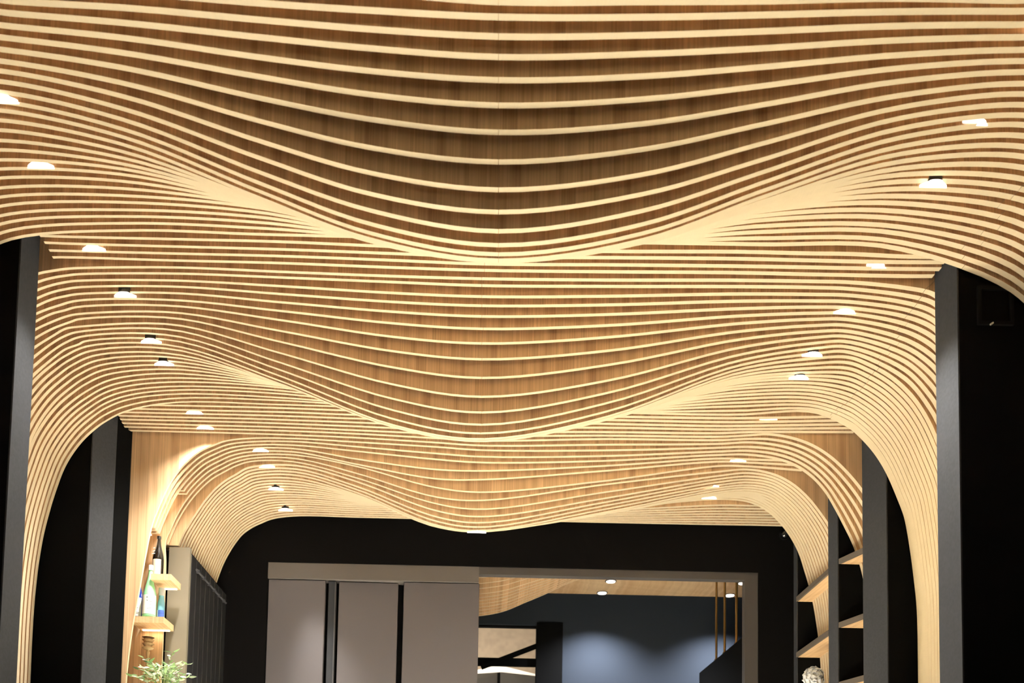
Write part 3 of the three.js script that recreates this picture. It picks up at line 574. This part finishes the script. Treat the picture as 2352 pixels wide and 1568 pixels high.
// ---------- room beyond the doorway ----------
const ZS = 7.78, ZB = 8.12;
const soffY = P(1500, 1367, ZS).y;
structure('wall_beyond', mergeGeometries([box(P(1290, 1500, ZB).x, 3, 0, YTOP, -ZB, -ZB - 0.15), box(-3, P(1290, 1500, ZB).x, P(1170, 1433, ZB).y, YTOP, -ZB, -ZB - 0.15), box(P(1233, 1500, ZB).x, P(1290, 1500, ZB).x, 0, P(1170, 1433, ZB).y, -ZB, -ZB - 0.15), box(-3, P(1000, 1500, ZB).x, 0, P(1170, 1433, ZB).y, -ZB, -ZB - 0.15)]), M.blueGrey, 'blue grey wall beyond the doorway washed by downlights', 'wall');
structure('wall_beyond_side', mergeGeometries([box(2.9, 3.05, 0, YTOP, -ZW - 0.16, -ZB), box(-3.05, -2.9, 0, YTOP, -ZW - 0.16, -ZB)]), M.darkWall, 'dark side walls of the room beyond', 'wall');
structure('ceiling_beyond', mergeGeometries([box(-2.9, 2.9, soffY, soffY + 0.05, -7.06, -ZS), box(-2.9, 2.9, YTOP, YTOP + 0.1, -ZW - 0.16, -ZB), box(-2.9, 2.9, soffY + 0.05, YTOP, -7.05, -7.1)]), M.board, 'flat timber soffit of the room beyond', 'ceiling');
{
  const o = new THREE.Group(); o.name = 'ceiling_wave_beyond'; o.userData = { kind: 'structure', label: 'short run of wavy timber ribs seen through the doorway', category: 'ceiling' }; scene.add(o);
  const y0s = [1326, 1339.6, 1351, 1363.5, 1372, 1379, 1386.5, 1394, 1401, 1408, 1414];
  y0s.forEach((y0, i) => {
    const z = 6.62 + i * 0.04, sc = lerp(0.62, 1, i / 10);
    const pts = [[700, y0 - 70 * sc], [900, y0 - 34 * sc], [1000, y0 - 6], [1060, y0 + 2], [1103, y0], [1156, y0 - 10 * sc], [1205, y0 - 30 * sc], [1255, y0 - 51 * sc], [1294, y0 - 70 * sc], [1337, y0 - 86 * sc], [1400, y0 - 98 * sc]].map(([x, y]) => P(x, y, z)).map((p) => { p.y = Math.min(p.y, soffY + 0.02); return p; });
    pts.push(new THREE.Vector3(2.4, Math.max(pts.at(-1).y, soffY), -z));
    const c = new THREE.CatmullRomCurve3(pts, false, 'centripetal').getPoints(60).map((p) => [p.x, p.y]);
    const s = new THREE.Shape([...c, [c.at(-1)[0], YTOP - 0.3], [c[0][0], YTOP - 0.3]].map(([x, y]) => new THREE.Vector2(x, y)));
    const g = new THREE.ExtrudeGeometry(s, { depth: 0.014, bevelEnabled: false }); g.translate(0, 0, -z - 0.007);
    mesh('rib', g, [M.face, M.edge], o);
  });
}
function roundLight(px, py, label, power, angle, aim) {
  const d = P(px, py, 1), z = (soffY - EYE) / (d.y - EYE), p = P(px, py, z);
  const o = thing('round_downlight', label, 'downlight', [p.x, soffY, -z], 'round downlights in the soffit beyond the doorway');
  const r = new THREE.TorusGeometry(0.042, 0.006, 8, 28).rotateX(Math.PI / 2); mesh('rim', r, M.trim, o);
  const l = new THREE.CylinderGeometry(0.04, 0.036, 0.012, 28); l.translate(0, -0.002, 0); mesh('lens', l, M.lens, o);
  const s = new THREE.SpotLight(COOL, power, 0, angle, 1, 2); s.position.set(0, -0.02, 0); s.target.position.set(0, -1, -aim); s.castShadow = true; o.add(s, s.target);
}
roundLight(1403, 1334, 'round downlight in the soffit beyond, one of the inner pair', 26, 0.5, 0);
roundLight(1383, 1360.5, 'round downlight in the soffit close to the washed wall, one of the inner pair', 50, 1.1, 0);
roundLight(1707, 1338, 'round downlight in the soffit beyond, behind the brass rods', 26, 0.5, 0);
roundLight(1676, 1366, 'round downlight in the soffit close to the washed wall, behind the brass rods', 50, 1.1, 0);
{
  const xA = P(1711, 1458, 6.36), o = thing('service_counter', 'black counter block below the brass rods', 'counter', [xA.x, 0, -6.36]);
  mesh('block', box(0, 0.6, 0, xA.y, 0, -1.24), M.black, o);
  for (const [px, z] of [[1640, 7.13], [1660.5, 6.9], [1688, 6.6]]) {
    const q = P(px, 1460, z), rd = thing('brass_rod', ['thin brass rod rising from the far end of the black counter block', 'thin brass rod rising from the middle of the black counter block', 'thin brass rod rising from the near end of the black counter block'][px < 1650 ? 0 : px < 1670 ? 1 : 2], 'rod', [Math.max(q.x, xA.x + 0.012), xA.y + 0.001, -z]);
    const h = Math.min(soffY, YTOP) - xA.y - 0.004 + (z < 7.06 ? 0 : 0); const g = new THREE.CylinderGeometry(0.009, 0.009, h, 14); g.translate(0, h / 2, 0); mesh('rod', g, M.brass, rd);
    const f = new THREE.CylinderGeometry(0.016, 0.016, 0.006, 18); f.translate(0, 0.003, 0); mesh('foot', f, M.brass, rd);
  }
}
{ // window with dark bars, a pale wall and a parasol outside
  const z = ZB + 0.06, x0 = P(1000, 1500, z).x, x1 = P(1233, 1500, z).x, yT = P(1170, 1433, z).y;
  const o = new THREE.Group(); o.name = 'window_1'; o.userData = { kind: 'structure', label: 'dark barred window beside the washed wall beyond the doorway', category: 'window' }; scene.add(o);
  const y1 = P(1180, 1512, z).y, y2 = P(1180, 1530, z).y;
  mesh('window_frame', mergeGeometries([box(x0, x1, yT, yT - 0.03, -z + 0.02, -z - 0.02), box(x1 - 0.01, P(1290, 1500, z).x, 0.5, yT, -z + 0.075, -z - 0.02)]), M.black, o);
  mesh('cross_bar', box(x0, x1, y2, y1, -z + 0.02, -z - 0.02), M.black, o);
  const a = P(1105, 1532, z - 0.03), b = P(1236, 1482, z - 0.03), L = a.distanceTo(b); const d = new THREE.BoxGeometry(L, 0.045, 0.02); d.rotateZ(Math.atan2(b.y - a.y, b.x - a.x)); d.translate((a.x + b.x) / 2, (a.y + b.y) / 2, a.z); mesh('brace_bar', d, M.black, o);
  mesh('pane', box(x0, x1, 0.5, yT, -z - 0.004, -z - 0.008), new THREE.MeshPhysicalMaterial({ color: 0xffffff, transmission: 1, roughness: 0.02, thickness: 0 }), o);
  mesh('sill', box(x0, x1, 0.45, 0.5, -z + 0.05, -z - 0.06), M.black, o);
  structure('wall_outside', box(-2.5, 1.6, 0, 4.4, -ZB - 1.5, -ZB - 1.6), std(0xb7a894, 0.9, { map: speck }), 'pale plastered wall outside the window', 'wall');
  structure('wall_window_low', box(-3, P(1290, 1500, ZB).x, 0, 0.45, -ZB, -ZB - 0.15), M.blueGrey, 'low wall below the window beyond', 'wall');
  const l = new THREE.RectAreaLight(0xfff0dc, 15, 2.2, 0.5); l.position.set(-0.2, 3.97, -ZB - 0.4); l.rotation.set(-Math.PI / 2 + 0.5, 0, 0);
  const lp = thing('outside_lamp', 'bright lamp panel above the window outside', 'lamp', [0, 0, 0]); lp.add(l);
  mesh('panel', box(-1.3, 0.9, 4.0, 4.08, -ZB - 0.151, -ZB - 0.6), new THREE.MeshStandardMaterial({ color: 0xffffff, emissive: 0xfff0dc, emissiveIntensity: 0.6 }), lp);
  const pz = ZB + 0.8, tip = P(1146, 1527, pz), edge = P(1300, 1580, pz), pa = thing('parasol', 'white canopy tip showing in the lower window pane', 'parasol', [tip.x, 0.0, -pz]);
  const rr = edge.x - tip.x, hh = (tip.y - edge.y); const cone = new THREE.ConeGeometry(rr, hh, 8, 1, true); cone.translate(0, tip.y - hh / 2, 0); mesh('canopy', cone, std(0xdcd8d4, 0.8, { side: THREE.DoubleSide }), pa);
  const pole = new THREE.CylinderGeometry(0.015, 0.015, tip.y, 12); pole.translate(0, tip.y / 2, 0); mesh('pole', pole, M.metal, pa);
}
renderer.render(scene, camera);
